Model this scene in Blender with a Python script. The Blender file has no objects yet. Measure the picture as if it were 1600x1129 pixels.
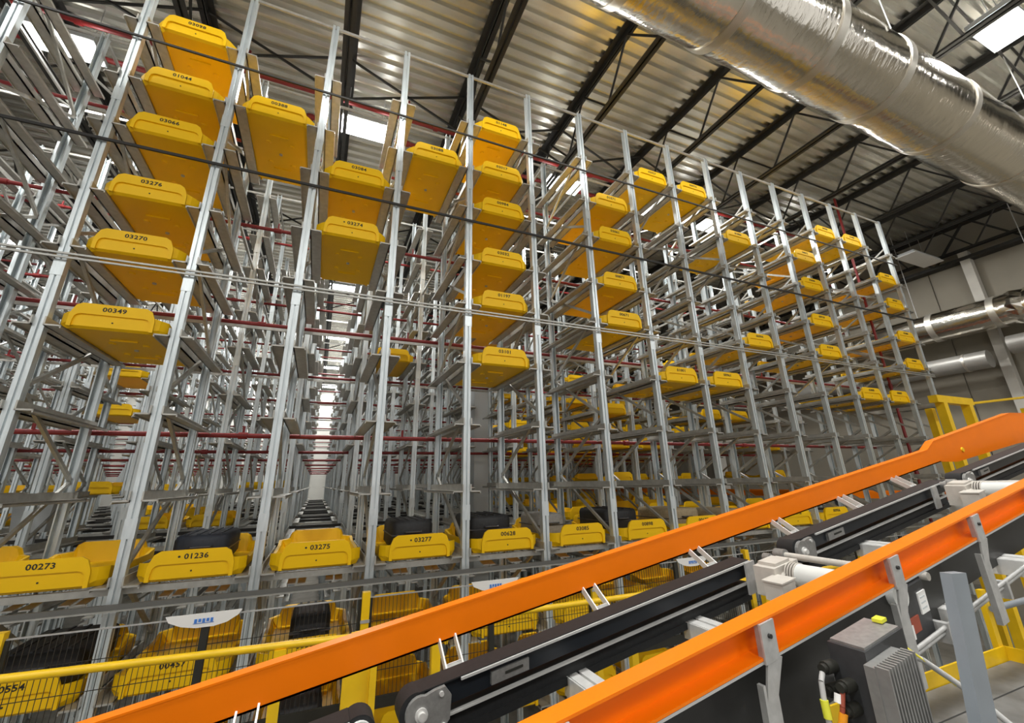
import bpy, math, random
from mathutils import Vector
random.seed(7)
C = bpy.context.scene.collection
Z0 = 4.0                       # eye height of the photographer above the hall floor
CX, CY = 3.4188, -4.9335       # where the photographer stands

# ------------------------------------------------------------------ camera, world, exposure
cd = bpy.data.cameras.new('camera'); cam = bpy.data.objects.new('camera', cd); C.objects.link(cam)
cam.location = (CX, CY, Z0); cam.rotation_euler = (1.8876, 0.0194, -0.4066)
cd.sensor_width = 36; cd.lens = 15.048; cd.shift_x = 3 / 1600; cd.shift_y = -31.9 / 1600
cd.clip_start = 0.02; cd.clip_end = 200
sc = bpy.context.scene; sc.camera = cam
vs = sc.view_settings; vs.view_transform = 'Standard'; vs.look = 'None'; vs.gamma = 1; vs.use_curve_mapping = False
vs.exposure = 0.54
w = bpy.data.worlds.new('hall_air'); sc.world = w; w.use_nodes = True
w.node_tree.nodes['Background'].inputs[0].default_value = (1.0, 0.98, 0.94, 1)
w.node_tree.nodes['Background'].inputs[1].default_value = 0.55
LAMP_W = 165.0                  # watts of one high-bay lamp

# ------------------------------------------------------------------ materials
def mat(name, col, rough=0.5, metal=0.0, noise=0.0, scale=8, bump=0.0, emit=0, stretch=None, spec=None):
    m = bpy.data.materials.new(name); m.use_nodes = True
    nt = m.node_tree; b = nt.nodes['Principled BSDF']
    b.inputs['Base Color'].default_value = (*col, 1); b.inputs['Roughness'].default_value = rough
    b.inputs['Metallic'].default_value = metal
    if spec is not None: b.inputs['Specular IOR Level'].default_value = spec
    if noise or bump:
        tc = nt.nodes.new('ShaderNodeTexCoord'); nz = nt.nodes.new('ShaderNodeTexNoise')
        nz.inputs['Scale'].default_value = scale; nz.inputs['Detail'].default_value = 4
        src = tc.outputs['Object']
        if stretch:
            mp = nt.nodes.new('ShaderNodeMapping'); mp.inputs['Scale'].default_value = stretch
            nt.links.new(src, mp.inputs[0]); src = mp.outputs[0]
        nt.links.new(src, nz.inputs['Vector'])
        if noise:
            r = nt.nodes.new('ShaderNodeValToRGB')
            r.color_ramp.elements[0].position = 0.3; r.color_ramp.elements[1].position = 0.7
            r.color_ramp.elements[0].color = (*[c * (1 - noise) for c in col], 1)
            r.color_ramp.elements[1].color = (*[min(1, c * (1 + noise * 0.6)) for c in col], 1)
            nt.links.new(nz.outputs['Fac'], r.inputs[0]); nt.links.new(r.outputs[0], b.inputs['Base Color'])
        if bump:
            bp = nt.nodes.new('ShaderNodeBump'); bp.inputs['Strength'].default_value = bump; bp.inputs['Distance'].default_value = 0.03
            nt.links.new(nz.outputs['Fac'], bp.inputs['Height']); nt.links.new(bp.outputs[0], b.inputs['Normal'])
    if emit:
        b.inputs['Emission Color'].default_value = (1, 0.99, 0.97, 1); b.inputs['Emission Strength'].default_value = emit
    return m
M = dict(
    steel=mat('galvanized_steel', (0.68, 0.74, 0.76), 0.34, 0.5, 0.16, 30, 0, stretch=(1, 1, 0.15)),
    plate=mat('galvanized_plate', (0.50, 0.49, 0.45), 0.42, 0.45, 0.15, 14),
    brace=mat('galvanized_brace', (0.46, 0.46, 0.43), 0.45, 0.5, 0.12, 20),
    rod=mat('dark_guide_rod', (0.022, 0.021, 0.02), 0.6),
    yellow=mat('yellow_plastic', (0.95, 0.575, 0.003), 0.45, 0, 0.04, 3, spec=0.3),
    ypaint=mat('yellow_paint', (0.88, 0.56, 0.01), 0.35, 0, 0.06, 10),
    orange=mat('orange_powder_coat', (0.88, 0.19, 0.0005), 0.4, 0, 0.03, 6, spec=0.3),
    red=mat('red_pipe_paint', (0.24, 0.018, 0.018), 0.4, 0, 0.1, 12),
    ink=mat('black_print', (0.02, 0.02, 0.015), 0.6),
    black=mat('black_fabric', (0.018, 0.019, 0.021), 0.6, 0, 0.3, 40),
    greybag=mat('grey_fabric', (0.32, 0.31, 0.29), 0.7, 0, 0.15, 30),
    navy=mat('navy_fabric', (0.02, 0.026, 0.04), 0.6, 0, 0.2, 30),
    tan=mat('tan_fabric', (0.36, 0.29, 0.18), 0.7, 0, 0.2, 30),
    zipm=mat('bag_trim', (0.06, 0.06, 0.065), 0.35),
    belt=mat('black_belt_rubber', (0.016, 0.017, 0.018), 0.6, 0, 0.2, 60, spec=0.35),
    beam=mat('blue_black_beam', (0.016, 0.020, 0.026), 0.35, 0.2),
    alu=mat('aluminium_profile', (0.74, 0.74, 0.72), 0.36, 0.35, 0.08, 20),
    cast=mat('cast_grey_metal', (0.30, 0.30, 0.29), 0.5, 0.5, 0.15, 60),
    motor=mat('warm_grey_motor_paint', (0.60, 0.57, 0.52), 0.45, 0.1, 0.1, 20),
    motorw=mat('white_motor_housing', (0.78, 0.80, 0.78), 0.3, 0.1, 0.04, 8),
    drive=mat('dark_drive_housing', (0.06, 0.062, 0.065), 0.4, 0.3, 0.1, 40),
    fin=mat('heat_sink_alloy', (0.36, 0.36, 0.35), 0.42, 0.6, 0.1, 40),
    bracket=mat('grey_bracket_steel', (0.42, 0.42, 0.41), 0.45, 0.15, 0.15, 30),
    post=mat('blue_grey_paint', (0.24, 0.27, 0.30), 0.45, 0, 0.08, 8),
    panel=mat('black_panel', (0.022, 0.022, 0.021), 0.45, 0, 0.2, 5),
    white=mat('white_label', (0.80, 0.80, 0.78), 0.5),
    blue=mat('blue_logo_print', (0.05, 0.20, 0.62), 0.5),
    mesh=mat('dark_fence_wire', (0.035, 0.032, 0.026), 0.5, 0.3),
    deck=mat('galvanized_roof_deck', (0.72, 0.71, 0.65), 0.27, 0.8, 0.2, 1.6, stretch=(0.25, 2, 1)),
    joist=mat('dark_joist_paint', (0.030, 0.029, 0.026), 0.55, 0.2, 0.2, 10),
    wall=mat('beige_wall_panel', (0.27, 0.245, 0.195), 0.7, 0, 0.05, 2),
    wallw=mat('white_wall_panel', (0.72, 0.71, 0.66), 0.7, 0, 0.05, 2),
    col=mat('pale_column_paint', (0.55, 0.53, 0.48), 0.6, 0, 0.05, 4),
    floor=mat('dark_concrete_floor', (0.2, 0.185, 0.155), 0.6, 0, 0.25, 3),
    grate=mat('grey_walkway_plank', (0.19, 0.19, 0.185), 0.5, 0.2, 0.15, 12),
    foil=mat('foil_duct_wrap', (0.80, 0.76, 0.68), 0.15, 1.0, 0.06, 5, 0.35, stretch=(2.5, 1, 1)),
    tape=mat('foil_tape', (0.66, 0.63, 0.56), 0.4, 0.8, 0.05, 8, 0.2),
    duct=mat('pale_duct_paint', (0.36, 0.35, 0.325), 0.4, 0.3, 0.05, 6),
    lit=mat('lamp_diffuser', (1, 1, 1), 0.5, emit=16), up=mat('added_uplight', (1, 1, 1), 0.5, emit=9),
    gbeam=mat('grey_guide_beam', (0.16, 0.16, 0.15), 0.5, 0.3),
    unlit=mat('unlit_diffuser', (0.75, 0.75, 0.74), 0.4),
    cable=mat('grey_cable', (0.45, 0.45, 0.44), 0.5),
    ycable=mat('yellow_cable', (0.80, 0.70, 0.05), 0.5),
    otag=mat('orange_tag', (0.85, 0.32, 0.01), 0.5),
    ytag=mat('yellow_green_tag', (0.72, 0.72, 0.05), 0.5),
    rust=mat('red_sticker', (0.30, 0.06, 0.03), 0.6),
    plastic=mat('pale_plastic', (0.52, 0.55, 0.56), 0.5),
    screen=mat('green_indicator', (0.02, 0.5, 0.2), 0.5, emit=0),
)

# ------------------------------------------------------------------ mesh builder
class MB:
    def __init__(s): s.v = []; s.f = []; s.sm = []
    def add(s, vs, fs, smooth=False):
        n = len(s.v); s.v += [tuple(p) for p in vs]
        s.f += [tuple(i + n for i in f) for f in fs]; s.sm += [smooth] * len(fs); return s
    def box(s, x0, x1, y0, y1, z0, z1):
        return s.add([(x0,y0,z0),(x1,y0,z0),(x1,y1,z0),(x0,y1,z0),(x0,y0,z1),(x1,y0,z1),(x1,y1,z1),(x0,y1,z1)],
                     [(3,2,1,0),(4,5,6,7),(0,1,5,4),(1,2,6,5),(2,3,7,6),(3,0,4,7)])
    def hexa(s, p):           # eight corners: bottom four, top four
        return s.add(p, [(3,2,1,0),(4,5,6,7),(0,1,5,4),(1,2,6,5),(2,3,7,6),(3,0,4,7)])
    def bar(s, p, q, w_, h_, up=(0, 0, 1)):
        p = Vector(p); q = Vector(q); d = (q - p).normalized(); u = Vector(up)
        if abs(d.dot(u)) > 0.98: u = Vector((0, 1, 0))
        a = d.cross(u).normalized() * w_ / 2; b = a.cross(d).normalized() * h_ / 2
        return s.hexa([p - a - b, p + a - b, q + a - b, q - a - b, p - a + b, p + a + b, q + a + b, q - a + b])
    def prism(s, poly, p, q, ax, ay):   # 2-D outline swept from p to q, plane axes ax, ay
        n = len(poly); p = Vector(p); q = Vector(q); ax = Vector(ax); ay = Vector(ay)
        vs = [p + ax * a + ay * b for a, b in poly] + [q + ax * a + ay * b for a, b in poly]
        fs = [(i, (i + 1) % n, n + (i + 1) % n, n + i) for i in range(n)] + [tuple(range(n))[::-1], tuple(range(n, 2 * n))]
        return s.add(vs, fs)
    def tube(s, p, q, r, n=8, r2=None, cap=True):
        p = Vector(p); q = Vector(q); d = (q - p).normalized()
        u = Vector((0, 0, 1)) if abs(d.z) < 0.9 else Vector((1, 0, 0))
        a = d.cross(u).normalized(); b = d.cross(a); r2 = r if r2 is None else r2
        vs = [p + (a * math.cos(t) + b * math.sin(t)) * r for t in [2 * math.pi * i / n for i in range(n)]]
        vs += [q + (a * math.cos(t) + b * math.sin(t)) * r2 for t in [2 * math.pi * i / n for i in range(n)]]
        s.add(vs, [(i, n + i, n + (i + 1) % n, (i + 1) % n) for i in range(n)], True)
        if cap: s.add(vs, [tuple(range(n)), tuple(range(2 * n - 1, n - 1, -1))])
        return s
    def path(s, pts, r, n=6):
        for a, b in zip(pts, pts[1:]): s.tube(a, b, r, n)
        return s
    def mesh(s, name, m, off=(0, 0, 0)):
        me = bpy.data.meshes.new(name)
        me.from_pydata([(a - off[0], b - off[1], c - off[2]) for a, b, c in s.v], [], s.f)
        me.polygons.foreach_set('use_smooth', s.sm); me.materials.append(m); me.update(); return me
    def build(s, name, m, parent=None):
        off = (0, 0, 0); q = parent
        while q is not None: off = tuple(a + b for a, b in zip(off, q.location)); q = q.parent
        return obj(name, s.mesh(name, m, off), parent)
def obj(name, me, parent=None, loc=(0, 0, 0)):
    o = bpy.data.objects.new(name, me); C.objects.link(o); o.parent = parent; o.location = loc; return o
def tag(o, label, cat, group=None):
    o['label'] = label; o['category'] = cat
    if group: o['group'] = group
    return o
def thing(name, label, cat, loc=(0, 0, 0), group=None):
    return tag(obj(name, None, None, loc), label, cat, group)
def struct(o): o['kind'] = 'structure'; return o
def stuff(o): o['kind'] = 'stuff'; return o
ORD = ['zeroth', 'first', 'second', 'third', 'fourth', 'fifth', 'sixth', 'seventh', 'eighth', 'ninth', 'tenth', 'eleventh',
       'twelfth', 'thirteenth', 'fourteenth', 'fifteenth', 'sixteenth', 'seventeenth', 'eighteenth', 'nineteenth', 'twentieth']
ORD += ['twenty-' + o for o in ORD[1:10]]

# ------------------------------------------------------------------ room shell
XW, YE, ZD = 22.5, 31.0, 8.0 + Z0
struct(MB().box(-22, XW, -16, YE, -0.2, 0).build('floor', M['floor']))
b = MB(); prof = []; y = -16.0
while y < YE:                                            # trapezoid roof deck, ribs along x
    prof += [(y, 0.075), (y + 0.10, 0.075), (y + 0.125, 0), (y + 0.225, 0)]; y += 0.25
n = len(prof)
b.add([(-22, a, ZD + c) for a, c in prof] + [(XW, a, ZD + c) for a, c in prof] ,
      [(i, i + 1, n + i + 1, n + i) for i in range(n - 1)])
struct(b.build('ceiling', M['deck']))
# right wall: tall precast panels with open joints, dark band of roof girders above
wr = struct(MB().box(XW + 0.05, XW + 0.25, -16, YE, 0, ZD + 0.1).build('wall_right', M['wall']))
for k in range(8):
    y0 = -16 + k * 5.9
    MB().box(XW, XW + 0.06, y0 + 0.02, min(y0 + 5.88, YE), 0, Z0 + 6.65).build('wall_panel', M['wall'], wr)
we = struct(MB().box(-22, XW, YE + 0.05, YE + 0.25, 0, ZD + 0.1).build('wall_back', M['wallw']))
for k in range(18):
    x0 = -22 + k * 2.5
    MB().box(x0 + 0.015, min(x0 + 2.485, XW), YE, YE + 0.06, 0, ZD).build('wall_panel', M['wallw'], we)
b = MB().box(XW - 0.36, XW, -16, YE, Z0 + 6.62, Z0 + 6.72)
for k in range(20): b.bar((XW - 0.2, -14 + 2.2 * k, Z0 + 6.7), (XW - 0.2, -12.9 + 2.2 * k, ZD), 0.06, 0.06).bar((XW - 0.2, -12.9 + 2.2 * k, ZD), (XW - 0.2, -11.8 + 2.2 * k, Z0 + 6.7), 0.06, 0.06)
struct(b.box(XW - 0.3, XW, -16, YE, ZD - 0.12, ZD).build('trim_1', M['joist']))
struct(MB().box(-22.2, -22, -16, YE, 0, ZD + 0.1).build('wall_left', M['wall']))
MBc = MB().box(22.2, 22.45, 0.50, 0.74, 0, Z0 + 6.9); struct(MBc.build('column', M['col']))
struct(MB().box(21.9, 22.4, 11.4, 11.8, 0, Z0 + 6.9).build('column', M['col']))
struct(MB().box(6.80, 7.16, 5.05, 5.41, 0, ZD).build('column', M['plastic']))
# roof joists along y, 2.37 apart
JX = [7.88 + 2.37 * k for k in range(-9, 7)]
def tbeam(b, x, z, y0, y1):
    b.box(x - 0.085, x - 0.012, y0, y1, z, z + 0.012).box(x + 0.012, x + 0.085, y0, y1, z, z + 0.012)
    b.box(x - 0.024, x - 0.012, y0, y1, z, z + 0.085).box(x + 0.012, x + 0.024, y0, y1, z, z + 0.085)
top = MB(); top.box(-0.13, -0.012, 0, 46.5, -0.014, 0).box(0.012, 0.13, 0, 46.5, -0.014, 0).box(-0.026, -0.012, 0, 46.5, -0.13, 0).box(0.012, 0.026, 0, 46.5, -0.13, 0)
bot = MB(); tbeam(bot, 0, 0, 0, 46.5)
web = MB(); k = 0; yy = 0.3
while yy < 45:
    web.tube((0, yy, 1.02), (0, yy + 0.75, 0.03), 0.024, 5).tube((0, yy + 0.75, 0.03), (0, yy + 1.5, 1.02), 0.024, 5); yy += 1.5
topm, botm, webm = top.mesh('top_chord', M['joist']), bot.mesh('bottom_chord', M['joist']), web.mesh('joist_web', M['joist'])
wbar = [MB().tube((0, 0, 1.02), (0, 0.75, 0.03), 0.024, 5).mesh('web_bar', M['joist']), MB().tube((0, 0.75, 0.03), (0, 1.5, 1.02), 0.024, 5).mesh('web_bar', M['joist'])]
for x in JX:
    if x > XW: continue
    j = struct(obj('roof_joist', None, None, (x, -15.8, ZD - 1.1)))
    obj('top_chord', topm, j, (0, 0, 1.1)); obj('bottom_chord', botm, j)
    if x < 3: stuff(obj('joist_web', webm, j)); continue
    for q in range(30): obj('web_bar', wbar[0], j, (0, 0.3 + 1.5*q, 0)); obj('web_bar', wbar[1], j, (0, 0.3 + 1.5*q, 0))
br = MB()
for y in (-9, -3.2, 2.0, 7.5, 13, 19):
    for a, c in zip(JX, JX[1:]):
        if c < XW: br.bar((a, y, ZD - 1.08), (c, y, ZD - 0.05), 0.035, 0.035).bar((a, y, ZD - 0.05), (c, y, ZD - 1.08), 0.035, 0.035)
struct(br.build('trim_2', M['joist']))

# ------------------------------------------------------------------ ceiling lamps
def lampname(i, j): return f'{["left","second","third","fourth","fifth","sixth"][i]}'
lam_frame = MB().box(-0.50, 0.50, -0.27, 0.27, 0.02, 0.10).box(-0.3, 0.3, -0.12, 0.12, 0.10, 0.17).mesh('lamp_housing', M['plastic'])
lam_dif = MB().box(-0.46, 0.46, -0.23, 0.23, 0.0, 0.02).mesh('lamp_diffuser', M['lit'])
lam_up = MB().box(-0.46, -0.32, -0.2, 0.2, 0.10, 0.115).box(0.32, 0.46, -0.2, 0.2, 0.10, 0.115).mesh('added_up_glow', M['up'])  # upward glow added to the lamps to brighten the roof deck
wire = MB().tube((-0.35, 0, 0.17), (-0.35, 0, 1.0), 0.006, 4).tube((0.35, 0, 0.17), (0.35, 0, 1.0), 0.006, 4).mesh('hanger', M['bracket'])
LX = [-5.95, -1.2, 3.57, 8.3, 13.1, 17.8]; LY = [-9.6, -3.5, 2.7, 10.9, 17.1, 23.4, 29.4]
for i, x in enumerate(LX):
    for j, y in enumerate(LY):
        if i >= 3 and j > 2: continue
        t = thing('high_bay_lamp', f'bright white ceiling lamp in the {ORD[i+1]} lamp column, {ORD[j+1]} from the front', 'ceiling lamp', (x, y, Z0 + 6.98), 'lit high bay lamps under the roof')
        obj('lamp_housing', lam_frame, t); obj('lamp_diffuser', lam_dif, t); obj('hanger', wire, t); obj('added_up_glow', lam_up, t)
        L = bpy.data.lights.new('lamp_light', 'AREA'); L.shape = 'RECTANGLE'; L.size = 0.92; L.size_y = 0.46; L.energy = LAMP_W; L.color = (1, 0.985, 0.95)
        lo = bpy.data.objects.new('lamp_light', L); C.objects.link(lo); lo.parent = t; lo.location = (0, 0, -0.02)
t = thing('high_bay_lamp', 'unlit white ceiling lamp hanging near the right wall', 'ceiling lamp', (21.0, 1.25, Z0 + 6.7))
ud = MB().box(-0.85, 0.85, -0.27, 0.27, 0, 0.03).build('lamp_diffuser', M['unlit'], None); ud.parent = t
obj('lamp_housing', MB().box(-0.8, 0.8, -0.22, 0.22, 0.03, 0.12).mesh('lamp_housing', M['plastic']), t); obj('hanger', wire, t)

# ------------------------------------------------------------------ storage racks
LV = [-3.0, -2.25, -1.56, -0.755, -0.09, 0.66, 1.415, 2.21, 2.86, 3.68, 4.33, 5.16]
LVL = [Z0 + z for z in LV]
HT = 6.17 + Z0; DEP = 1.42
pw, pd = 0.041, 0.075
poly = [(-pw, 0), (-pw, pd), (-pw + .012, pd), (-pw + .012, .012), (-0.014, .012), (-0.014, .03), (0.014, .03), (0.014, .012), (pw - .012, .012), (pw - .012, pd), (pw, pd), (pw, 0), (0.008, 0), (0.008, .018), (-0.008, .018), (-0.008, 0)]
pm = MB().prism(poly, (0, 0, 0), (0, 0, HT), (1, 0, 0), (0, 1, 0))
for zz in (1.2, 3.6, 5.9, 8.0): pm.box(-pw - .004, pw + .004, -.004, .04, zz, zz + .16)   # splice sleeves
postm = pm.mesh('post', M['steel'])
postb = MB().prism([(-a, -c) for a, c in poly], (0, 0, 0), (0, 0, HT), (1, 0, 0), (0, 1, 0)).mesh('post', M['steel'])
r = MB()
for s in (-1, 1):
    r.box(min(s*.041, s*.165), max(s*.041, s*.165), -.03, DEP + .05, -.014, 0)
    r.box(min(s*.041, s*.053), max(s*.041, s*.053), -.03, DEP + .05, -.014, .07)
    r.box(min(s*.155, s*.165), max(s*.155, s*.165), -.03, DEP + .05, -.03, 0)
railm = r.mesh('shelf_rail', M['plate'])
def zig():
    b = MB(); z = 0.3; s = 0
    while z < HT - 0.8:
        y0, y1 = (0.07, DEP - 0.07) if s == 0 else (DEP - 0.07, 0.07)
        b.bar((0, y0, z), (0, y1, z + 0.74), 0.03, 0.022, (1, 0, 0)); z += 0.76; s = 1 - s
    return b
bracem = []
z = 0.3; s = 0
while z < HT - 0.8:
    y0, y1 = (0.07, DEP - 0.07) if s == 0 else (DEP - 0.07, 0.07)
    bracem.append(MB().bar((0, y0, z), (0, y1, z + 0.74), 0.036, 0.03, (1, 0, 0)).mesh('brace', M['brace'])); z += 0.76; s = 1 - s
tiem = MB().box(-0.5, 0.5, -.012, .012, -.02, .02).mesh('tie_beam', M['plate'])
BY = [0, 3.1, 6.15, 9.2, 12.25, 15.3, 18.35, 21.4, 24.45]
for k, y0 in enumerate(BY):
    x0 = [-1, -2, -3][k] if k < 3 else int(-1 - 0.42 * y0)
    rk = thing('storage_rack', ('tall galvanized storage rack nearest the conveyor with yellow trays' if k == 0 else
               f'galvanized storage rack, the {ORD[k+1]} row back from the conveyor'), 'storage rack', (0, y0, 0), 'rows of tall galvanized storage racks')
    for x in range(x0, 17):
        obj('post', postm, rk, (x, 0, 0)); obj('post', postb, rk, (x, DEP, 0))
    if k < 3:
        for x in range(x0, 17):
            for z in LVL[1:]: obj('shelf_rail', railm, rk, (x, 0, z))
            for bm in bracem[3:]: obj('brace', bm, rk, (x, 0, 0))
        for x in range(x0, 16):
            obj('tie_beam', tiem, rk, (x + .5, 0.02, HT - .04)); obj('tie_beam', tiem, rk, (x + .5, DEP - 0.02, HT - .04))
            obj('tie_beam', tiem, rk, (x + .5, DEP + 0.01, Z0 + 2.05)); obj('tie_beam', tiem, rk, (x + .5, DEP + 0.01, Z0 - 1.0))
    else:
        rb = MB(); bb = MB()
        for x in range(x0, 17):
            for z in LVL[2:]:
                for s in (-1, 1): rb.box(x + min(s*.041, s*.165), x + max(s*.041, s*.165), y0 - .03, y0 + DEP + .05, z - .014, z)
            z = 0.3 + .76 * 4; s = 0
            while z < HT - 0.8:
                ya, yb = (0.07, DEP - 0.07) if s == 0 else (DEP - 0.07, 0.07)
                bb.bar((x, y0 + ya, z), (x, y0 + yb, z + 0.74), 0.036, 0.03, (1, 0, 0)); z += 0.76; s = 1 - s
        bb.box(x0, 16, y0 - .012, y0 + .012, HT - .06, HT - .02).box(x0, 16, y0 + DEP, y0 + DEP + .02, Z0 + 2.03, Z0 + 2.07)
        stuff(rb.build('shelf_rails', M['plate'], rk)); stuff(bb.build('braces', M['brace'], rk))
    # portal ties across the aisle behind this row
    if k < 8:
        tb = MB()
        for x in range(x0, 17):
            tb.bar((x, y0 + DEP, HT - .08), (x, BY[k+1] - .04, HT - .08), .03, .04).bar((x, y0 + DEP, HT - .75), (x, BY[k+1] - .04, HT - .1), .025, .025)
            tb.bar((x, y0 + DEP, Z0 + 3.65), (x, BY[k+1] - .04, Z0 + 3.65), .03, .04)
        if k < 3:
            g = BY[k+1] - .04 - y0
            tms = [MB().bar((0, DEP, a), (0, g, c), w_, h_).mesh('aisle_tie', M['brace']) for a, c, w_, h_ in ((HT - .08, HT - .08, .03, .04), (HT - .75, HT - .1, .025, .025), (Z0 + 3.65, Z0 + 3.65, .03, .04))]
            for x in range(x0, 17):
                for tm in tms: obj('aisle_tie', tm, rk, (x, 0, 0))
        else: stuff(tb.build('aisle_ties', M['brace'], rk))
        fb = MB().box(x0, 16, y0 + DEP + .16, y0 + DEP + .22, Z0 - .86, Z0 - .80).box(x0, 16, BY[k+1] - .30, BY[k+1] - .24, Z0 - .86, Z0 - .80)
        fb.build('floor_rail', M['joist'], rk)
        MB().box(x0, 16, y0 + .06, y0 + .09, Z0 - .83, Z0 - .775).build('shelf_beam', M['brace'], rk)
rk0 = bpy.data.objects['storage_rack']
spm = MB().hexa([(-.035, 0, 0), (.035, 0, 0), (.045, .22, .03), (-.025, .22, .03), (-.035, 0, .01), (.035, 0, .01), (.045, .22, .04), (-.025, .22, .04)]).mesh('stop_plate', M['alu'])
for x in range(0, 10):
    for a in (.30, .64): obj('stop_plate', spm, rk0, (x + a, .16, Z0 - .90)); obj('stop_plate', spm, rk0, (x + a + .09, .2, Z0 - .91))
for nm, z, dy, m_, hh in (('guide_rod', 4.91, -.02, 'rod', .024), ('guide_rod', 3.45, -.02, 'rod', .03), ('guide_rail', 2.11, -.03, 'brace', .018), ('guide_rail', 2.07, -.03, 'brace', .018)):
    MB().box(-1, 16.1, dy - .02, dy, Z0 + z - hh / 2, Z0 + z + hh / 2).build(nm, M[m_], rk0)
MB().box(-1, 16.1, -.13, -.10, Z0 - .905, Z0 - .868).build('guide_beam', M['gbeam'], rk0)
MB().box(-1, 16.1, -.145, -.10, Z0 - .917, Z0 - .905).build('guide_beam', M['brace'], rk0)  # lit lower edge of the beam, put in as a paler lip

# ------------------------------------------------------------------ yellow trays
def tray_mesh():
    b = MB(); L = 1.34
    def ring(e, zs):
        fr = [(-.405+e, .30), (-.405+e, .10), (-.35+e*.6, .035+e), (-.305+e*.5, e), (-.28+e*.5, e), (-.235+e*.5, e), (.235-e*.5, e), (.28-e*.5, e), (.305-e*.5, e), (.35-e*.6, .035+e), (.405-e, .10), (.405-e, .30)]
        pts = fr + [(-x, L - y) for x, y in fr]
        return [(x, y, z) for (x, y), z in zip(pts, zs + zs)]
    zr = [.112, .148, .150, .155, .215, .24, .24, .215, .155, .150, .148, .112]
    low = ring(.03, [.0]*12); mid = ring(.0, [.05, .05, .05, .03, .02, .02, .02, .02, .03, .05, .05, .05])
    rim = ring(.0, zr); rin = ring(.03, [z - .004 for z in zr]); inn = ring(.075, [.05]*12)
    n = 24; R_ = [low, mid, rim, rin, inn]
    for p in R_: b.v += p
    for q in range(4):
        for i in range(n):
            b.f.append((q*n+i, (q+1)*n+i, (q+1)*n+(i+1) % n, q*n+(i+1) % n)); b.sm.append(False)
    b.f += [tuple(range(n))[::1], tuple(range(4*n, 5*n))[::-1]]; b.sm += [False, False]
    b.f = [f[::-1] for f in b.f]
    for s in (0, 1):                                    # proud arch round the recessed end panel
        f = (lambda x, z: (x, -.018, z)) if s == 0 else (lambda x, z: (-x, L + .018, z))
        g = (lambda x, z: (x, .005, z)) if s == 0 else (lambda x, z: (-x, L - .005, z))
        o = [(-.318, .008), (-.316, .12), (-.306, .155), (-.282, .213), (-.24, .2385), (.24, .2385), (.282, .213), (.306, .155), (.316, .12), (.318, .008)]
        i_ = [(-.288, .006), (-.286, .07), (-.279, .105), (-.262, .125), (-.235, .134), (.235, .134), (.262, .125), (.279, .105), (.286, .07), (.288, .006)]
        m_ = len(o); vs = [f(*p) for p in o] + [f(*p) for p in i_] + [g(*p) for p in o] + [g(*p) for p in i_]
        fs = []
        for k in range(m_ - 1):
            fs += [(k, m_+k, m_+k+1, k+1), (k, k+1, 2*m_+k+1, 2*m_+k), (m_+k+1, m_+k, 3*m_+k, 3*m_+k+1)]
        fs += [(0, 2*m_, 3*m_, m_), (m_-1, 2*m_-1, 4*m_-1, 3*m_-1)]
        b.add(vs, fs)
    return b
tb = tray_mesh(); traym = tb.mesh('tray_shell', M['yellow'])
slotm = MB().box(-.11, .11, -.014, .014, -.016, .002).mesh('base_slot', M['yellow'])
footm = MB().tube((0, 0, -.014), (0, 0, .002), .028, 10, .034).mesh('base_foot', M['yellow'])
bossm = MB().tube((0, 0, -.014), (0, 0, .002), .02, 10).mesh('base_boss', M['plate'])
dotm = MB().tube((0, -.004, .07), (0, .004, .07), .007, 8).mesh('locating_pin', M['ink'])
def number(txt, parent):
    c = bpy.data.curves.new('tray_number', 'FONT'); c.body = txt; c.size = .06; c.align_x = 'CENTER'; c.align_y = 'CENTER'
    c.extrude = .001; c.resolution_u = 2; c.space_character = 1.05; c.offset = .0012
    f = bpy.data.objects.new('text_source', c); me = bpy.data.meshes.new_from_object(f)
    me.transform(__import__('mathutils').Matrix.Diagonal((1.16, 1, 1, 1))); me.materials.clear(); me.materials.append(M['ink'])
    bpy.data.objects.remove(f)
    o = obj('tray_number', me, parent, (0, -.0195, .186)); o.rotation_euler = (math.pi/2, 0, 0)
    return o
GR = 'yellow baggage trays stored in the racks'
def tray(bay, lv, k, label, num=None, dx=0.0):
    t = thing('baggage_tray', label, 'tray', (bay + .5 + dx, BY[k] + random.uniform(.0, .012), LVL[lv] + .002), GR)
    obj('tray_shell', traym, t)
    if k == 0:
        obj('locating_pin', dotm, t)
        if lv >= 6:
            for y in (.34, 1.0): obj('base_slot', slotm, t, (0, y, 0))
            for x, y in ((-.14, .48), (.14, .48), (-.14, .88), (.14, .88)): obj('base_foot', footm, t, (x, y, 0))
            obj('base_boss', bossm, t, (0, .68, 0))
        if num: number(num, t)
    return t
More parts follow.
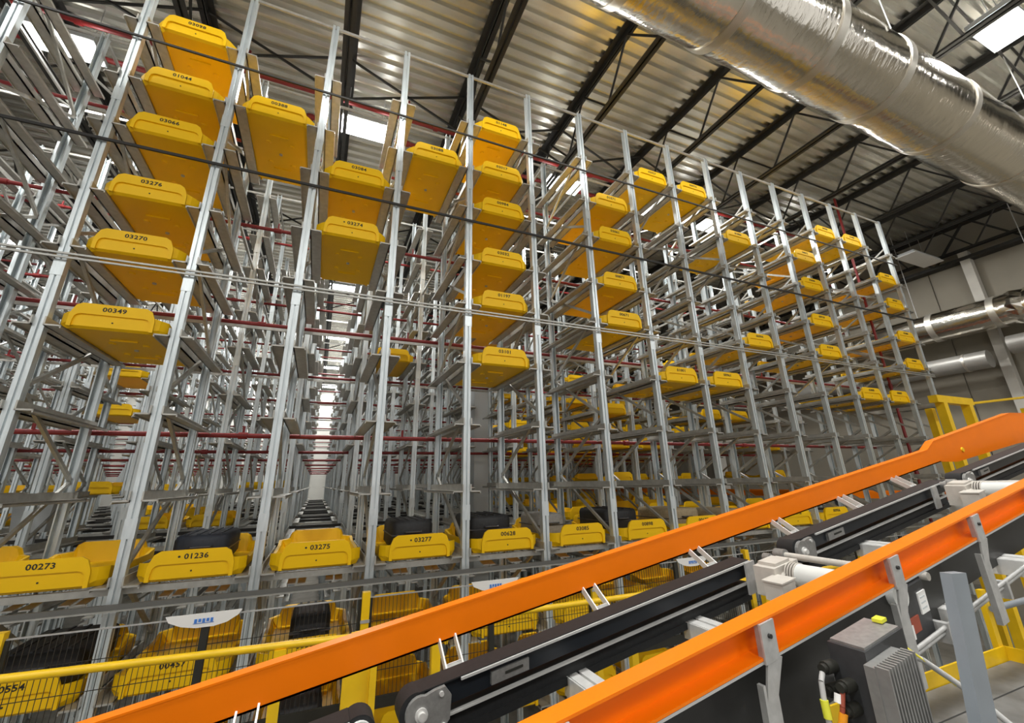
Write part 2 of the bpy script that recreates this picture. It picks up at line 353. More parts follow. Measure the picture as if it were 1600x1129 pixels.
FR = {(1,11):'03098',(1,10):'01044',(1,9):'03066',(1,8):'03276',(1,7):'03270',(1,6):'00349',(1,3):'00273',(1,2):'•00554',(0,3):'00418',
      (2,10):'00388',(2,3):'• 01236',(2,2):'00457',(3,9):'03084',(3,8):'• 03274',(3,3):'• 03275',(3,2):'00861',(4,10):'03088',(4,3):'• 03277',(4,2):'01195',
      (5,11):'01148',(5,10):'03017',(5,9):'00984',(5,8):'03032',(5,7):'01197',(5,6):'03101',(5,3):'00628',(5,2):'• 0279',(5,1):'• 00730',
      (6,3):'03085',(6,2):'04276',(7,10):'01071',(7,9):'03061',(7,8):'00871',(7,7):'00671',(7,3):'00898',(7,2):'01067',(8,11):'03027',(8,6):'01001',(8,3):'00677',
      (9,11):'00974',(9,6):'00961',(9,3):'03012',(10,10):'01006',(10,7):'00994',(10,3):'00716',(11,3):'00906',(12,10):'00812',(12,9):'03008',(12,8):'00918',(12,7):'01018',
      (13,11):'00908',(13,6):'03009',(14,11):'01009',(14,6):'00809',(15,10):'03019',(15,9):'00960',(15,8):'01008',(15,7):'03068',(8,2):'00771',(9,2):'03006',(2,1):'00914',(3,1):'01177',(7,1):'01306',(6,1):'00917',(4,1):'03011'}
def shelf(lv): return 'top shelf' if lv == 11 else f'{ORD[12 - lv]} shelf from top'
T = {}
for (bay, lv), num in FR.items():
    nn = num.replace('•', '').strip()
    legible = nn in ('00349', '00273', '00554', '01236', '00457', '03275', '03277', '03270', '00730', '0279')
    lab = f'yellow tray {"marked " + nn + " " if legible else ""}on the {shelf(lv)}, front rack, {ORD[bay+1]} bay from left'
    T[bay, lv] = tray(bay, lv, 0, lab, num)
# trays in the rows behind
back = {1: [(4, 7), (6, 8), (6, 7), (8, 3), (10, 3), (12, 6), (13, 3)],
        2: [(-1, 7), (-1, 6), (-1, 4), (10, 8), (10, 7), (10, 6), (10, 5), (10, 4), (10, 3), (9, 3), (0, 3), (1, 3), (12, 6), (12, 4), (13, 5), (12, 3), (13, 3), (14, 4), (14, 9), (15, 6)]}
for k in (3, 4, 5):
    back[k] = [(x, l) for x in range(9 if k == 3 else 11, 16) for l in (3, 4, 5, 6, 7, 8) if random.random() < .5]
    back[k] += [(x, l) for x in range(-4, 3) for l in (3, 4) if random.random() < .45]
back[2] += [(x, l) for x in (8, 11, 12, 13, 14) for l in (3, 4, 5, 6, 7) if random.random() < .6]
back[1] += [(x, l) for x in (9, 10, 11, 12, 13, 14) for l in (3, 4, 5, 6) if random.random() < .3]
for k, L_ in back.items():
    for bay, lv in sorted(set(L_)):
        tray(bay, lv, k, f'small yellow tray in the {ORD[k+1]} rack row, {shelf(lv)}, {ORD[bay + 11]} bay')

# ------------------------------------------------------------------ bags lying in the trays
def rbox(b, x0, x1, y0, y1, z0, z1, r):
    def sec(z, e): return [(x0+r+e*0, y0+e, z), (x1-r, y0+e, z), (x1-e, y0+r, z), (x1-e, y1-r, z), (x1-r, y1-e, z), (x0+r, y1-e, z), (x0+e, y1-r, z), (x0+e, y0+r, z)]
    rings = [sec(z0, r*.7), sec(z0 + r, 0), sec(z1 - r, 0), sec(z1 - r*.3, r*.35), sec(z1, r*.9)]
    n = 8; vs = sum(rings, [])
    fs = [(q*n+i, q*n+(i+1) % n, (q+1)*n+(i+1) % n, (q+1)*n+i) for q in range(4) for i in range(n)] + [tuple(range(n))[::-1], tuple(range(4*n, 5*n))]
    return b.add(vs, fs, True)
def bag(bay, lv, label, m_, w_=.55, d_=.8, h_=.24, dx=0, dy=.25, ribs=True, wheels=True):
    t = thing('suitcase', label, 'suitcase', (bay + .5 + dx, dy, LVL[lv] + .055), 'suitcases lying in the yellow trays')
    sh = obj('suitcase_shell', rbox(MB(), -w_/2, w_/2, 0, d_, 0, h_, .05).mesh('suitcase_shell', M[m_]), t)
    zb = MB()
    zb.box(-w_/2 - .004, w_/2 + .004, -.004, d_ + .004, h_*.48, h_*.48 + .012); obj('zip_band', zb.mesh('zip_band', M['zipm']), t)
    if ribs:
        for q in range(4): obj('shell_rib', MB().box(-.012, .012, .03, d_ - .03, h_ - .006, h_ + .008).mesh('shell_rib', M[m_]), t, (-w_*.3 + q*w_*.2, 0, 0))
    hb = MB().path([(-.09, -.005, h_*.6), (-.08, -.035, h_*.6), (.08, -.035, h_*.6), (.09, -.005, h_*.6)], .01, 6); obj('carry_handle', hb.mesh('carry_handle', M['zipm']), t)
    if wheels:
        for s in (-1, 1): obj('wheel', MB().tube((-.02, d_ + .02, .05), (.02, d_ + .02, .05), .035, 10).mesh('wheel', M['zipm']), t, (s*w_*.36, 0, 0))
    return t
bag(2, 3, 'dark navy suitcase lying in the tray numbered 01236', 'navy', .46, .74, .27, -.03, .4)
bag(4, 3, 'black suitcase lying in the tray numbered 03277', 'black', .46, .70, .30, -.01, .36)
bag(5, 3, 'black ribbed suitcase in the bag tray right of tray 03277', 'black', .52, .72, .31, -.06, .36)
bag(6, 3, 'pale grey suitcase in the bag tray beside the sixth bay post', 'greybag', .40, .62, .28, -.14, .5, False)
bag(7, 3, 'black suitcase in the last open tray left of the orange rail', 'black', .56, .72, .30, -.08, .4)
bag(8, 3, 'tan and grey soft bag in the tray behind the orange rail', 'tan', .56, .8, .27, 0, .3, False, False)
bag(9, 3, 'tan soft bag in the further tray behind the orange rail', 'tan', .5, .75, .22, 0, .3, False, False)
bag(3, 2, 'black rounded suitcase behind the wire fence under tray 03275', 'black', .36, .55, .30, .02, .3)
bag(1, 2, 'large black suitcase behind the fence in tray 00554', 'black', .6, .8, .26, .0, .34)
bag(3, 1, 'black suitcase on the lowest shelf under the orange rail', 'black', .4, .6, .24, .0, .3)
t = thing('storage_bin', 'pale grey plastic bin standing upright behind tray 00273', 'bin', (-.62, 4.88, LVL[3] + .14))
obj('bin_body', MB().hexa([(-.2, -.2, 0), (.2, -.2, 0), (.2, .2, 0), (-.2, .2, 0), (-.25, -.25, .5), (.25, -.25, .5), (.25, .25, .5), (-.25, .25, .5)]).mesh('bin_body', M['plastic']), t)
obj('bin_rim', MB().box(-.27, .27, -.27, .27, .49, .53).mesh('bin_rim', M['plastic']), t)
obj('bin_leg', MB().box(-.03, .03, -.03, .03, -LVL[3] - .14, 0).mesh('bin_leg', M['plastic']), t)

# ------------------------------------------------------------------ red sprinkler pipes
def pipe(label, p, q, r_, joints=(), drops=()):
    t = thing('sprinkler_pipe', label, 'pipe', p, 'red sprinkler pipes')
    MB().tube(p, q, r_, 10).build('pipe_run', M['red'], t)
    d = (Vector(q) - Vector(p)).normalized()
    for a in joints:
        c = Vector(p) + d * a; MB().tube(c - d*.05, c + d*.05, r_ * 1.45, 10).build('coupling', M['red'], t)
    for a, l in drops:
        c = Vector(p) + d * a; MB().tube(c, c + Vector((0, 0, l)), r_*.55, 6).build('sprinkler_drop', M['red'], t)
for k in range(8):
    for q, z in enumerate((.62, 2.13, 3.62, 5.05)):
        if k > 5 and q > 1: continue
        pipe(f'red sprinkler pipe behind the {ORD[k+1]} rack row, {["lowest","second","third","topmost"][q]} of its four' if k < 6 else f'red sprinkler pipe behind the {ORD[k+1]} rack row, {["lower","upper"][q]} one',
             (-6 if k else -2, BY[k] + DEP + .10, Z0 + z), (16.2, BY[k] + DEP + .10, Z0 + z), .026 if q else .03, [1.5 + 3*a for a in range(6)], [(2.5 + 2*a, .12) for a in range(7)])
pipe('red sprinkler main under the roof, nearer of the two', (-8, 2.5, ZD - .62), (18, 2.5, ZD - .62), .05, [2*a + 1 for a in range(12)], [(9.4 + 3*a, .5) for a in range(5)])
pipe('red sprinkler main under the roof, further of the two', (-8, 3.2, ZD - .62), (18, 3.2, ZD - .62), .05, [2*a + .5 for a in range(12)])
pipe('red vertical riser pipe at the right end of the front rack', (15.85, .72, 0), (15.85, .72, ZD - .7), .03, [2, 4, 6, 8, 10])

# ------------------------------------------------------------------ ducts
t = thing('foil_duct', 'large foil wrapped round duct hanging under the roof', 'duct', (8, -2.6, Z0 + 5.62))
R_ = .58; b = MB(); xs = [-6 + .25*i for i in range(113)]; N = 40
for i, x in enumerate(xs):
    for a in range(N):
        th = 2*math.pi*a/N; rr = R_ + .006*math.sin(x*7 + 3*th) + .004*math.sin(x*17 - 5*th)
        b.v.append((x, -2.6 + rr*math.cos(th), Z0 + 5.62 + rr*math.sin(th)))
for i in range(len(xs) - 1):
    for a in range(N): b.f.append((i*N+a, i*N+(a+1) % N, (i+1)*N+(a+1) % N, (i+1)*N+a)); b.sm.append(True)
b.build('duct_wrap', M['foil'], t)
for x in (2.2, 4.05, 5.9, 7.3, 8.8, 10.3, 12.1, 14.4, 17):
    MB().tube((x, -2.6, Z0 + 5.62), (x + .13, -2.6, Z0 + 5.62), R_ + .014, 40).build('tape_band', M['tape'], t)
for x in (5.4, 9.8, 14.2, 18.6):
    for s in (-1, 1): MB().tube((x, -2.6 + s*.6, Z0 + 5.62), (x, -2.6 + s*.6, ZD), .008, 5).build('hanger', M['bracket'], t)
t = thing('wall_duct', 'foil wrapped duct running along the beige right wall', 'duct', (21.4, 3, Z0 + 4.48))
MB().tube((21.4, -8, Z0 + 4.48), (21.4, 20, Z0 + 4.48), .46, 28).build('duct_wrap', M['foil'], t)
for y in (1.5, 0.05, 6, 11): MB().tube((21.4, y, Z0 + 4.48), (21.4, y + .16, Z0 + 4.48), .475, 28).build('tape_band', M['tape'], t)
for y in (1.95, -.9): MB().tube((21.4, y, Z0 + 4.9), (21.4, y, ZD), .012, 5).build('hanger', M['bracket'], t)
b = MB(); random.seed(3)
rings = []
for i in range(9):
    y = -.12 - i*.2; rr = [.44, .50, .46, .54, .47, .55, .48, .54, .46][i]
    rings.append([(21.4 + (rr + random.uniform(-.04, .04))*math.cos(2*math.pi*a/18), y + random.uniform(-.04, .04), Z0 + 4.48 + (rr + random.uniform(-.04, .04))*math.sin(2*math.pi*a/18)) for a in range(18)])
b.add(sum(rings, []), [(q*18+a, (q+1)*18+a, (q+1)*18+(a+1) % 18, q*18+(a+1) % 18) for q in range(8) for a in range(18)], False)
b.build('crumpled_sleeve', M['foil'], t)
t = thing('wall_duct', 'plain pale grey duct running low along the right wall', 'duct', (21.6, 3, Z0 + 3.22))
MB().tube((21.6, .7, Z0 + 3.22), (21.6, 20, Z0 + 3.22), .27, 24).tube((21.6, -8, Z0 + 3.5), (21.6, .2, Z0 + 3.5), .27, 24).build('duct_tube', M['duct'], t)
for y in (1.2, 4, 7): MB().tube((21.6, y, Z0 + 3.22), (21.6, y + .06, Z0 + 3.22), .285, 24).build('tape_band', M['tape'], t)

# ------------------------------------------------------------------ inclined conveyor in the foreground
SL = .166
def cv(s, D, h): return (CX + s, CY + D, Z0 + SL*s + h)
def cprof(b, poly, s0, s1): 
    n = len(poly); vs = [cv(s0, d, h) for d, h in poly] + [cv(s1, d, h) for d, h in poly]
    return b.add(vs, [(i, n+i, n+(i+1) % n, (i+1) % n) for i in range(n)] + [tuple(range(n)), tuple(range(2*n-1, n-1, -1))])
def cbox(b, s0, s1, d0, d1, h0, h1): return cprof(b, [(d0, h0), (d1, h0), (d1, h1), (d0, h1)], s0, s1)
def empty_at(name, label, cat, s, D, h, group=None): return thing(name, label, cat, cv(s, D, h), group)
# far guide rail: a shallow channel whose back faces the camera, raised and bent level at its upper end
gr = empty_at('guide_rail', 'long flat orange guide rail along the far side of the conveyor', 'guide rail', 1, 2.2, -.78)
out = [(-3.0, 0, 0), (5.12, 0, 0), (5.27, .058, 0), (7.05, .10, 0), (7.6, .03, 0), (9.5, -.28, 0)]
lo_ = [(-3.0, 0), (5.3, 0), (5.6, -.05), (7.0, -.09), (7.5, -.13), (9.5, -.44)]
b = MB()
for (s0, u0, _), (s1, u1, _), (t0, l0), (t1, l1) in zip(out, out[1:], lo_, lo_[1:]):
    b.hexa([cv(t0, 2.2, -.783+l0), cv(t1, 2.2, -.783+l1), cv(t1, 2.212, -.783+l1), cv(t0, 2.212, -.783+l0),
            cv(s0, 2.2, -.656+u0), cv(s1, 2.2, -.656+u1), cv(s1, 2.212, -.656+u1), cv(s0, 2.212, -.656+u0)])
b.build('rail_web', M['orange'], gr)
b = MB()
for (s0, u0, _), (s1, u1, _) in zip(out, out[1:]):
    b.hexa([cv(s0, 2.198, -.656+u0), cv(s1, 2.198, -.656+u1), cv(s1, 2.26, -.656+u1), cv(s0, 2.26, -.656+u0),
            cv(s0, 2.198, -.648+u0), cv(s1, 2.198, -.648+u1), cv(s1, 2.26, -.648+u1), cv(s0, 2.26, -.648+u0)])
b.build('top_flange', M['orange'], gr)
b = MB(); cbox(b, -3, 5.3, 2.2, 2.26, -.783, -.775); b.build('bottom_flange', M['orange'], gr)
for i in range(8):
    s = -.96 + .765*i + .05
    b = MB()
    for e in (-.036, .036): b.bar(cv(s + e, 2.195, -.772), cv(s + e, 2.07, -.848), .007, .03)
    cbox(b, s - .04, s + .04, 2.03, 2.085, -.856, -.846); cbox(b, s - .04, s + .04, 2.08, 2.086, -.856, -.828)
    b.build('support_bracket', M['alu'], gr)
MB().tube(cv(5.75, 2.19, -.745), cv(5.75, 2.20, -.745), .022, 12).build('reflector_dot', M['ypaint'], gr)
# belt strands
GB = 'belt strands of the inclined conveyor'
def strand(s0, s1, label, pulley=True, head=None):
    t = empty_at('belt_strand', label, 'conveyor belt', s0, 2.0, -.9, GB)
    b = MB(); cbox(b, s0, s1, 1.945, 2.05, -.834, -.829); b.build('belt', M['belt'], t)
    b = MB(); cbox(b, s0, s1, 1.962, 2.04, -.915, -.836); b.build('beam', M['beam'], t)
    b = MB(); cbox(b, s0 + .17, s1, 1.936, 1.948, -.842, -.833); b.build('edge_strip', M['cable'], t)
    b = MB(); cbox(b, s0 + .12, s1, 1.944, 1.965, -.945, -.938); b.build('lower_flange', M['cable'], t)
    b = MB(); cbox(b, s0 + .1, s1, 1.97, 2.04, -1.0, -.945); cbox(b, s0 + .1, s1, 1.96, 2.045, -1.03, -1.0); b.build('return_belt', M['belt'], t)
    if pulley:
        c = cv(s0, 2.0, -.893)
        MB().tube((c[0], CY + 1.947, c[2]), (c[0], CY + 2.05, c[2]), .066, 28).build('pulley', M['belt'], t)
        q = (c[0] + .012, c[2])
        pts = [(q[0] + .058*math.cos(a), q[1] + .058*math.sin(a)) for a in [math.radians(75 + 195*i/12) for i in range(13)]] + [(q[0] + .09, q[1] - .052), (q[0] + .11, q[1] - .03), (q[0] + .115, q[1] + .045), (q[0] + .09, q[1] + .075), (q[0] + .05, q[1] + .068)]
        n = len(pts); y0, y1 = CY + 1.925, CY + 1.945
        MB().add([(a, y0, c_) for a, c_ in pts] + [(a, y1, c_) for a, c_ in pts], [tuple(range(n)), tuple(range(2*n-1, n-1, -1))] + [(i, n+i, n+(i+1) % n, (i+1) % n) for i in range(n)]).build('end_plate', M['cast'], t)
        MB().tube((q[0], CY + 1.918, q[1]), (q[0], CY + 1.926, q[1]), .024, 16).tube((q[0], CY + 1.905, q[1]), (q[0], CY + 1.92, q[1]), .014, 12).build('axle_end', M['alu'], t)
        for dx, dz in ((.075, .055), (.085, -.045)): MB().tube((q[0]+dx, CY + 1.917, q[1]+dz), (q[0]+dx, CY + 1.927, q[1]+dz), .009, 8).build('bolt', M['alu'], t)
        b = MB(); cbox(b, s0 + .30, s0 + .47, 1.945, 1.963, -.905, -.862); b.build('tension_block', M['cast'], t)
        b = MB(); cbox(b, s0 + .36, s0 + .44, 1.942, 1.946, -.885, -.876); b.build('slot', M['ink'], t)
    return t
s1t = strand(.44, 2.30, 'longest black belt strand in the middle of the conveyor')
s2t = strand(2.75, 4.66, 'black belt strand behind the nearer white motor')
s3t = strand(4.97, 7.3, 'topmost black belt strand at the upper end of the conveyor')
s0t = strand(-2.0, .20, 'black belt strand ending at the bottom edge of the picture', False)
c = cv(.235, 2.0, -.886); MB().tube((c[0], CY + 1.947, c[2]), (c[0], CY + 2.05, c[2]), .06, 28).build('pulley', M['belt'], s0t)
MB().tube((c[0], CY + 1.935, c[2]), (c[0], CY + 1.947, c[2]), .045, 24).build('end_plate', M['motorw'], s0t)
# near side channel
ch = empty_at('side_channel', 'orange steel channel along the near side of the conveyor', 'conveyor frame', 1, 1.17, -.8)
b = MB(); cprof(b, [(1.20, -.658), (1.134, -.658), (1.134, -.666), (1.192, -.666), (1.192, -.757), (1.134, -.757), (1.134, -.765), (1.20, -.765)][::-1], -2.4, 9.0); b.build('channel_profile', M['orange'], ch)
b = MB(); cbox(b, -2.4, 9.0, 1.136, 1.20, -.775, -.767); b.build('edge_strip', M['cable'], ch)
for i, s in enumerate((-.16, .6, 1.365, 2.135, 2.86, 3.62, 4.4, 5.2)):
    g = MB(); cbox(g, s - .032, s + .032, 1.126, 1.133, -.775, -.667); cbox(g, s - .032, s - .027, 1.133, 1.15, -.775, -.667)
    g = g.build('splice_bracket', M['bracket'], ch)
    b = MB(); p = cv(s, 1.124, -.705); b.tube((p[0], p[1] - .006, p[2]), (p[0], p[1] + .004, p[2]), .007, 8); b.build('bolt', M['rod'], g)
    b = MB(); b.hexa([cv(s - .05, 1.128, -.86), cv(s + .0, 1.128, -.86), cv(s + .0, 1.136, -.86), cv(s - .05, 1.136, -.86), cv(s - .02, 1.128, -.765), cv(s + .045, 1.128, -.775), cv(s + .045, 1.136, -.775), cv(s - .02, 1.136, -.765)])
    cbox(b, s - .05, s + .0, 1.128, 1.136, -1.1, -.86); cbox(b, s - .06, s - .05, 1.128, 1.15, -1.1, -.82); b.build('hanger_leg', M['bracket'], ch)
for s in (.36, 1.13, 1.84, 2.62, 3.4, 4.72, 5.5):                 # aluminium cross bars
    for ds in (0, .052): 
        b = MB(); cbox(b, s + ds - .02, s + ds + .02, 1.2, 1.99, -1.035, -1.0); b.build('cross_bar', M['alu'], ch)
    b = MB(); cbox(b, s - .03, s - .024, 1.2, 1.99, -1.075, -1.0); b.build('cross_bar', M['alu'], ch)
# gear motors between the strands
def gearmotor(s, label):
    t = empty_at('gear_motor', label, 'motor', s, 1.7, -.90, 'conveyor drive motors')
    def tb_(d0, d1, r_, ds=0, h=-.86, n=20, b=None):
        a = cv(s + ds, d0, h); return (b or MB()).tube((a[0], CY + d0, a[2]), (a[0], CY + d1, a[2]), r_, n)
    tb_(1.22, 1.64, .055, .06).build('motor_can', M['motorw'], t)
    for k in range(4): tb_(1.64 + .014*k, 1.646 + .014*k, .06, .06).build('cooling_rib', M['motor'], t)
    b = MB(); cbox(b, s - .05, s + .14, 1.70, 1.82, -.945, -.81); cbox(b, s - .02, s + .09, 1.71, 1.81, -.81, -.795)
    for k in range(3): cbox(b, s + .03 + .03*k, s + .045 + .03*k, 1.69, 1.70, -.92, -.83)
    b.build('gearbox', M['motor'], t)
    tb_(1.68, 1.70, .035, .02, -.875).build('gearbox_boss', M['motor'], t)
    b = MB(); cbox(b, s - .13, s - .035, 1.61, 1.71, -.925, -.845); b.build('terminal_box', M['motor'], t)
    b = MB(); cbox(b, s - .135, s - .03, 1.605, 1.715, -.845, -.838); b.build('terminal_lid', M['motor'], t)
    for k in range(2): tb_(1.58, 1.60, .013, -.13 + .05*k, -.90, 10).build('cable_gland', M['ink'], t)
    tb_(1.22, 1.90, .017, .30, -.855, 12).build('tension_rod', M['motor'], t)
    tb_(1.88, 1.94, .032, .30, -.855, 14).build('idler_pulley', M['cast'], t)
    tb_(1.90, 1.94, .026, .20, -.85, 14).build('idler_pulley', M['cast'], t)
    b = MB(); cbox(b, s + .02, s + .09, 1.925, 1.938, -.99, -.835); b.build('mount_plate', M['bracket'], t)
gearmotor(2.23, 'white gear motor driving the belt in the middle of the conveyor'); gearmotor(4.36, 'pale gear motor at the upper belt joint, farther up the conveyor')
# black side panel below the channel, its labels
b = MB(); cbox(b, -2.4, 1.75, 1.25, 1.262, -1.7, -.775); cbox(b, 1.75, 2.72, 1.25, 1.262, -1.06, -.775); bp = b.build('side_panel', M['panel'], ch)
b = MB(); cbox(b, 2.76, 6.4, 1.30, 1.312, -1.03, -.785); b.build('side_panel', M['panel'], ch)  # dark sheet added to keep this gap dark, hides the cross bars
b = MB(); cbox(b, 2.30, 2.50, 1.236, 1.25, -1.07, -.86); b.build('control_cover', M['drive'], bp)
b = MB(); cbox(b, 2.43, 2.49, 1.230, 1.236, -.975, -.895); b.build('paper_label', M['white'], bp)
b = MB()
for k in range(3): cbox(b, 2.44, 2.475, 1.2285, 1.230, -.918 - .02*k, -.912 - .02*k)
b.build('label_print', M['plastic'], bp)
b = MB(); cbox(b, 2.33, 2.395, 1.230, 1.236, -1.02, -.965); b.build('warning_sticker', M['rust'], bp)
b = MB(); cbox(b, 2.315, 2.335, 1.228, 1.236, -1.035, -.985); b.build('warning_sticker', M['white'], bp)
# motor drive box with heat sink, plugs, tagged cables
dr = empty_at('drive_unit', 'dark motor drive box with finned heat sink under the orange channel', 'drive unit', 1.7, 1.05, -1)
b = MB(); cbox(b, 1.58, 1.80, .98, 1.09, -1.10, -.775)
b.build('drive_housing', M['drive'], dr)
b = MB(); cbox(b, 1.59, 1.79, .985, 1.085, -.775, -.768); b.build('housing_lid', M['cast'], dr)
b = MB(); cbox(b, 1.56, 1.715, .95, .98, -1.10, -.80); b.build('heat_sink', M['fin'], dr)
for k in range(11): 
    b = MB(); s = 1.562 + .0145*k; cbox(b, s, s + .006, .915, .951, -1.09, -.795); b.build('cooling_fin', M['fin'], dr)
for k, (d, h) in enumerate(((1.085, -.84), (1.04, -.875), (1.085, -.90), (1.04, -.935))):
    a = cv(1.58, d, h); q = MB().tube((a[0] - .045, a[1], a[2]), (a[0], a[1], a[2]), .018, 12).tube((a[0] - .06, a[1], a[2]), (a[0] - .04, a[1], a[2]), .013, 10)
    q.build('cable_plug', M['ink'], dr)
b = MB(); cbox(b, 1.77, 1.80, 1.02, 1.05, -.765, -.755); b.build('warning_tag', M['ytag'], dr)
def P(s, d, h): return cv(s, d, h)
MB().path([P(1.52, 1.085, -.84), P(1.50, 1.08, -.855), P(1.488, 1.075, -.90), P(1.485, 1.07, -.99), P(1.49, 1.06, -1.06)], .008, 8).build('tagged_cable', M['cable'], dr)
MB().path([P(1.53, 1.04, -.875), P(1.515, 1.04, -.91), P(1.50, 1.05, -.97), P(1.49, 1.06, -1.0)], .007, 8).build('tagged_cable', M['rust'], dr)
MB().tube(P(1.487, 1.074, -.895), P(1.485, 1.071, -.94), .0115, 8).build('cable_tag', M['ytag'], dr)
MB().tube(P(1.513, 1.04, -.925), P(1.50, 1.048, -.97), .0115, 8).build('cable_tag', M['otag'], dr)
MB().tube(P(1.525, 1.05, -.885), P(1.515, 1.05, -.905), .012, 8).build('cable_tag', M['white'], dr)
# cable tray below, conduits beyond, loose cables
t = empty_at('cable_tray', 'grey strut channel carrying cables below the drive box', 'cable tray', 1.3, 1.06, -1.1)
b = MB(); cbox(b, .2, 1.60, 1.03, 1.09, -1.075, -1.065); cbox(b, .2, 1.60, 1.03, 1.036, -1.065, -1.035); cbox(b, .2, 1.60, 1.084, 1.09, -1.065, -1.035); b.build('strut', M['bracket'], t)
b = MB(); cbox(b, 1.47, 1.51, 1.01, 1.10, -1.045, -1.01); b.build('cable_clamp', M['white'], t)
t = empty_at('conduit_bundle', 'bundle of thin aluminium conduits running up beside the conveyor', 'conduit', 2.3, 1.25, -1.1)
for k, (dd, dh) in enumerate(((0, 0), (.01, -.028), (.03, -.052))):
    MB().tube(P(2.20, 1.2 + dd, -1.04 + dh*.8), P(4.6, 1.2 + dd, -1.0 + dh*.8), .008, 8).build('conduit', M['bracket'], t)
for s in (2.5, 3.1, 3.7): 
    b = MB(); cbox(b, s, s + .02, 1.187, 1.245, -1.095, -1.02); b.build('conduit_clamp', M['bracket'], t)
t = empty_at('cable', 'loose grey and yellow cables hanging from the drive box', 'cable', 2, 1.05, -1)
MB().path([P(1.82, 1.06, -.86), P(1.90, 1.0, -.90), P(1.98, .92, -1.0), P(2.05, .84, -1.12), P(2.15, .76, -1.30)], .009, 8).build('grey_cable', M['cable'], t)
MB().path([P(1.82, 1.05, -.85), P(1.87, 1.02, -.865), P(1.905, .99, -.91), P(1.95, .95, -.97)], .005, 6).build('yellow_cable', M['ycable'], t)
MB().path([P(1.58, 1.0, -1.06), P(1.66, .95, -1.09), P(1.74, .90, -1.09), P(1.85, .86, -1.10)], .006, 6).build('grey_cable', M['cable'], t)
t = thing('support_post', 'blue grey steel post with slanted cut top at lower right', 'post', (CX + 1.64, CY + .845, Z0 - 1.5))
X0, Y0 = CX + 1.60, CY + .83
b = MB().hexa([(X0, Y0, Z0 - 1.49), (X0 + .085, Y0, Z0 - 1.49), (X0 + .085, Y0 + .03, Z0 - 1.49), (X0, Y0 + .03, Z0 - 1.49),
               (X0 + .25, Y0, Z0 - .300), (X0 + .335, Y0, Z0 - .305), (X0 + .335, Y0 + .03, Z0 - .305), (X0 + .25, Y0 + .03, Z0 - .300)])
b.build('post_tube', M['post'], t)
MB().box(X0 - .05, X0 + .14, Y0 - .05, Y0 + .08, Z0 - 1.50, Z0 - 1.488).build('base_plate', M['post'], t)

# ------------------------------------------------------------------ walkway under the conveyor
wk = thing('walkway', 'grey plank walkway with yellow toe boards below the conveyor', 'walkway', (7, -3.5, Z0 - 1.5))
for k in range(7):
    y0 = -4.52 + .262*k; MB().box(4.4, 8.9, y0 + .006, y0 + .256, Z0 - 1.54, Z0 - 1.50).build('plank', M['grate'], wk)
MB().box(4.4, 8.9, -2.685, -2.67, Z0 - 1.54, Z0 - 1.40).build('toe_board', M['ypaint'], wk); MB().box(8.9, 8.915, -4.52, -2.67, Z0 - 1.54, Z0 - 1.40).build('toe_board', M['ypaint'], wk)
MB().tube((8.86, -2.70, Z0 - 1.12), (11.5, -2.70, Z0 - 1.12), .025, 10).build('lower_rail', M['post'], wk)
for x, y in ((8.87, -2.655), (6.9, -2.655)):
    MB().box(x - .035, x + .035, y - .02, y + .02, Z0 - 1.54, Z0 - .98).build('rail_post', M['ypaint'], wk)
for x in (4.6, 6.7, 8.7):
    for y in (-4.4, -2.9): MB().box(x - .06, x + .06, y - .06, y + .06, 0, Z0 - 1.54).build('leg', M['post'], wk)

# ------------------------------------------------------------------ handrail and wire fence before the rack
hr = thing('handrail', 'yellow tube handrail between the conveyor and the wire fence', 'handrail', (4, -1.6, 0))
MB().tube((-2, -1.6, Z0 - .77), (3.735, -1.6, Z0 - .925), .021, 12).tube((3.75, -1.6, Z0 - .915), (9.5, -1.6, Z0 - .945), .021, 12).build('top_rail', M['ypaint'], hr)
MB().tube((3.73, -1.6, Z0 - .915), (3.755, -1.6, Z0 - .915), .018, 10).build('rail_joint', M['ypaint'], hr)
for x in (3.33, 4.28, 5.9, 7.5, 9.1):
    MB().box(x - .03, x + .03, -1.63, -1.58, 0, Z0 - .93).build('rail_post', M['ypaint'], hr)
MB().box(3.70, 3.88, -1.58, -1.56, 0, Z0 - .99).box(3.86, 3.90, -1.62, -1.56, 0, Z0 - .97).build('rail_post', M['ypaint'], hr)
FZ0, FZ1 = Z0 - 1.42, Z0 - .80
fn = thing('safety_fence', 'yellow posted wire mesh safety fence before the rack', 'fence', (4, -1.2, 0))
FXs = [-.10, 1.874, 3.849, 5.82, 7.79, 9.76, 11.73]
for x in FXs:
    p = MB().box(x - .028, x + .028, -1.235, -1.18, 0, Z0 - .755).build('fence_post', M['ypaint'], fn)
    MB().box(x - .032, x + .032, -1.24, -1.235, Z0 - .95, Z0 - .93).build('clamp_band', M['bracket'], p)
for a, c in zip(FXs, FXs[1:]):
    b = MB(); x = a + .06
    while x < c - .05: b.box(x - .0016, x + .0016, -1.202, -1.199, FZ0, FZ1); x += .028
    for z in [FZ0 + .155*q for q in range(5)]: b.box(a + .04, c - .04, -1.199, -1.196, z - .002, z + .002)
    stuff(b.build('wire_mesh', M['mesh'], fn))
    MB().box(a + .03, c - .03, -1.205, -1.195, FZ1, FZ1 + .008).build('top_wire', M['bracket'], fn)
    MB().box(a + .03, c - .03, -1.21, -1.19, FZ0 - .07, FZ0).build('panel_frame', M['ink'], fn)
    MB().box((a + c)/2 - .022, (a + c)/2 + .022, -1.215, -1.19, FZ0, FZ1).build('panel_frame', M['ink'], fn)
    MB().box(a + .03, a + .05, -1.21, -1.19, FZ0, FZ1).build('panel_frame', M['ink'], fn); MB().box(c - .05, c - .03, -1.21, -1.19, FZ0, FZ1).build('panel_frame', M['ink'], fn)
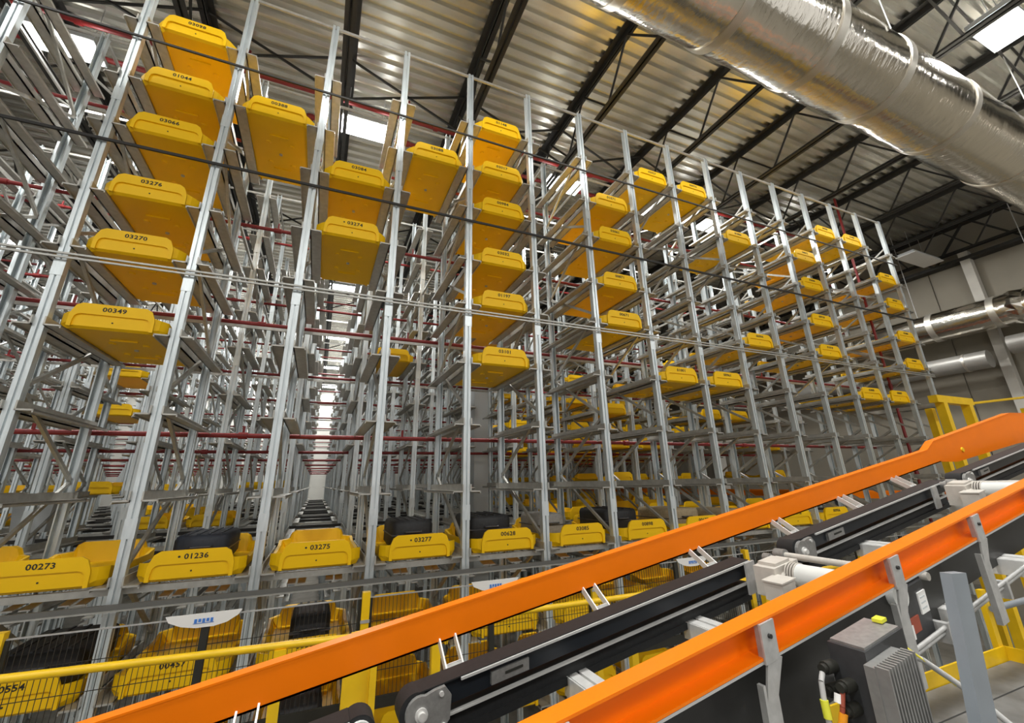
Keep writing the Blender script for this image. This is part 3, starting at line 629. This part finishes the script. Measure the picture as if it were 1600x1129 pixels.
for i, x in enumerate((2.85, 4.87, 7.02)):
    lab = ['leftmost white plate with blue logo on the fence top', 'middle white plate with blue logo on the fence top', 'rightmost white plate with blue logo, seen under the orange rail'][i]
    t = thing('fence_sign', lab, 'sign', (x, -1.22, Z0 - .79), 'white logo plates on the fence')
    pts = [(-.21, .02), (-.19, -.015), (-.12, -.045), (-.04, -.06), (.06, -.06), (.13, -.045), (.19, -.01), (.21, .02)]
    n = len(pts)
    obj('plate', MB().add([(a, -.004, c) for a, c in pts] + [(a, .004, c) for a, c in pts], [tuple(range(n)), tuple(range(2*n-1, n-1, -1))] + [(k, n+k, n+(k+1) % n, (k+1) % n) for k in range(n)]).mesh('plate', M['white']), t)
    lg = MB()
    for q in range(5): lg.box(-.052 + q*.022, -.037 + q*.022, -.007, -.004, -.032 + .004*(q % 2), -.010)
    lg.box(-.056, .056, -.006, -.004, -.037, -.034)
    obj('logo', lg.mesh('logo', M['blue']), t)
# yellow portal frame at the upper right, beyond the conveyor
t = thing('gate_frame', 'yellow square tube gate frame behind the top of the orange rail', 'gate', (13.4, -1.2, 0))
for x in (13.0, 13.85): MB().box(x - .06, x + .06, -1.26, -1.14, 0, Z0 + 1.12).build('frame_post', M['ypaint'], t)
MB().box(12.78, 13.98, -1.26, -1.14, Z0 + 1.12, Z0 + 1.24).build('frame_beam', M['ypaint'], t)
MB().box(13.38, 13.5, -.9, -.8, 0, Z0 + 1.1).build('frame_post', M['ypaint'], t)
MB().tube((13.9, -1.2, Z0 + 1.15), (22, -1.6, Z0 + 2.0), .025, 6).build('guard_cable', M['ypaint'], t)
for i, x in enumerate((15.3, 16.4)):
    MB().box(x - .06, x + .06, -1.5, -1.4, 0, Z0 + 1.1).build('frame_post', M['ypaint'], t)
# distant conveyor behind the right racks
t = thing('far_conveyor', 'distant orange edged conveyor beyond the racks at right', 'conveyor', (22, 6, Z0 - .5))
MB().box(17.2, 17.3, -.5, 26, Z0 - .62, Z0 - .45).build('side_channel', M['orange'], t); MB().box(18.3, 18.4, -.5, 26, Z0 - .62, Z0 - .45).build('side_channel', M['orange'], t)
MB().box(17.3, 18.3, -.5, 26, Z0 - .6, Z0 - .55).build('belt', M['belt'], t)
for y in (0, 4, 8, 12, 16, 20, 24): MB().box(17.25, 17.35, y, y + .1, 0, Z0 - .6).box(18.25, 18.35, y, y + .1, 0, Z0 - .6).build('leg', M['post'], t)
